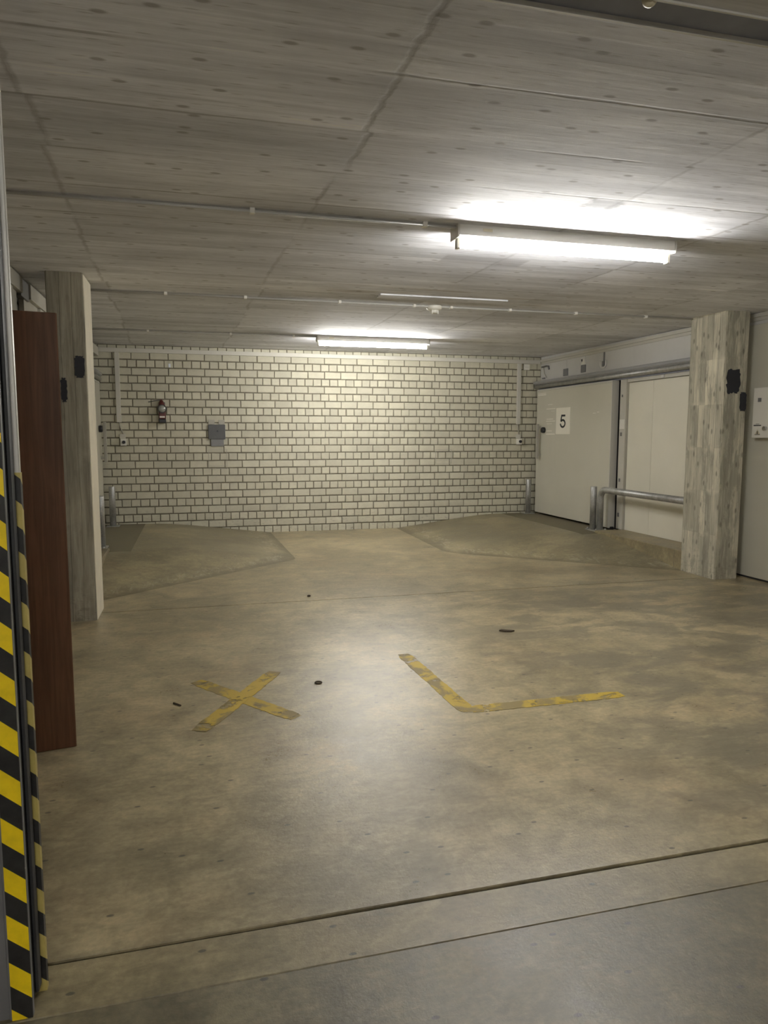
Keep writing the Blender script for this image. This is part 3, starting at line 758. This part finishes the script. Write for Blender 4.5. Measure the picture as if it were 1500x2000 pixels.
# ------------------------------------------------------------------ brown board by the left pillar
ang = math.atan2(3.647 - 3.615, .191)
t = thing('wooden_board', 'tall reddish-brown wooden board standing upright before the left pillar', 'board', (-.59, 3.647, 0))
bm = bmesh.new(); box(bm, -.62, 0, 0, .036, 0, 2.072, bev=.003, seg=2)
o = obj('panel', bm, M['wood']); o.parent = t
bm = bmesh.new(); box(bm, -.003, .0015, .002, .034, .002, 2.07); o = obj('edge_band', bm, M['wood']); o.parent = t
t.rotation_euler = (0, 0, ang)

# ------------------------------------------------------------------ yellow floor markings
def strip(bm, a, b, w, z=.0015, n=40, taper=.25):
    a, b = Vector(a), Vector(b); d = (b - a); nrm = Vector((-d.y, d.x)).normalized()
    L, R = [], []
    for i in range(n + 1):
        q = i / n; p = a + d * q
        e = 1 - taper * (max(0, abs(q - .5) * 2 - .86) / .14)
        l = p + nrm * (w / 2 * e + random.uniform(-.004, .004)); r = p - nrm * (w / 2 * e + random.uniform(-.004, .004))
        L.append((bm.verts.new((l.x, l.y, z)), bm.verts.new((l.x, l.y, .0002)))); R.append((bm.verts.new((r.x, r.y, z)), bm.verts.new((r.x, r.y, .0002))))
    for i in range(n):
        bm.faces.new([L[i][0], L[i + 1][0], R[i + 1][0], R[i][0]])
        bm.faces.new([L[i][1], L[i + 1][1], L[i + 1][0], L[i][0]]); bm.faces.new([R[i][0], R[i + 1][0], R[i + 1][1], R[i][1]])
bm = bmesh.new()
strip(bm, (-.02, 4.46), (.50, 3.73), .10); strip(bm, (.47, 4.52), (-.01, 3.68), .10, .0021)
tag(obj('floor_marking', bm, M['tape']), 'worn yellow X painted on the concrete floor', 'floor marking', 'yellow floor markings')
bm = bmesh.new()
strip(bm, (1.375, 4.67), (1.43, 3.57), .10); strip(bm, (1.45, 3.60), (2.40, 3.60), .10, .0021)
tag(obj('floor_marking', bm, M['tape']), 'worn yellow L-shaped corner line painted on the concrete floor', 'floor marking', 'yellow floor markings')

# ------------------------------------------------------------------ litter
bm = bmesh.new()
prism(bm, [(2.262, 5.045), (2.29, 5.06), (2.33, 5.035), (2.375, 5.01), (2.34, 4.995), (2.29, 5.015)], 'z', 0, .012)
tag(obj('dry_leaf', bm, M['leaf']), 'dark dry leaf lying on the floor beyond the yellow L', 'leaf')
bm = bmesh.new(); tube(bm, [(.707 + .020 * math.cos(a), 4.242 + .020 * math.sin(a), .004) for a in [2 * PI * i / 24 for i in range(25)]], .004, 8, cap=False)
tag(obj('rubber_ring', bm, M['leaf']), 'small dark ring lying on the floor right of the yellow X', 'ring')
o = tb('twig', M['leaf'], None, [(-.145, 4.11, .005), (-.125, 4.085, .006), (-.105, 4.062, .004)], .005, 6); tag(o, 'thin dark twig on the floor left of the yellow X', 'twig')
def pebble(x, y, z, r, label):
    bm = bmesh.new(); bmesh.ops.create_icosphere(bm, subdivisions=2, radius=r)
    for v in bm.verts: v.co = Vector((v.co.x * random.uniform(.9, 1.3), v.co.y * random.uniform(.8, 1.2), v.co.z * .6)) + Vector((x, y, z + r * .5))
    tag(obj('pebble', bm, M['leaf']), label, 'pebble', 'dark pebbles')
pebble(-.315, 10.95, .135, .03, 'dark pebble on the left ramp near the brick wall')
pebble(1.02, 6.62, 0, .016, 'dark pebble on the floor just before the far seam')

# ------------------------------------------------------------------ camera
f = 1404.0
yaw, pitch, roll = (math.radians(a) for a in (14.83, 6.10, .04))
cyw, syw, cp, sp = math.cos(yaw), math.sin(yaw), math.cos(pitch), math.sin(pitch)
fwd = Vector((syw * cp, cyw * cp, -sp)); rt = Vector((cyw, -syw, 0)); up = rt.cross(fwd)
cr, sr = math.cos(roll), math.sin(roll)
rt2 = rt * cr + up * sr; up2 = up * cr - rt * sr
cam = bpy.data.cameras.new('camera'); cam.sensor_fit = 'VERTICAL'; cam.sensor_height = 36; cam.sensor_width = 27; cam.lens = f / 2000 * 36
cam.clip_start = .02; cam.clip_end = 100
co = bpy.data.objects.new('camera', cam); C.objects.link(co)
m = Matrix.Identity(4)
for i in range(3): m[i][0] = rt2[i]; m[i][1] = up2[i]; m[i][2] = -fwd[i]
m[0][3], m[1][3], m[2][3] = 0, 0, 1.515
co.matrix_world = m
SC.camera = co

w = bpy.data.worlds.new('world'); SC.world = w; w.use_nodes = True
w.node_tree.nodes['Background'].inputs[0].default_value = (0, 0, 0, 1); w.node_tree.nodes['Background'].inputs[1].default_value = 0
vs = SC.view_settings
vs.view_transform = 'Standard'; vs.look = 'None'; vs.gamma = 1; vs.use_curve_mapping = False; vs.exposure = 1.25
SC.cycles.max_bounces = 10; SC.cycles.diffuse_bounces = 6; SC.cycles.use_denoising = True
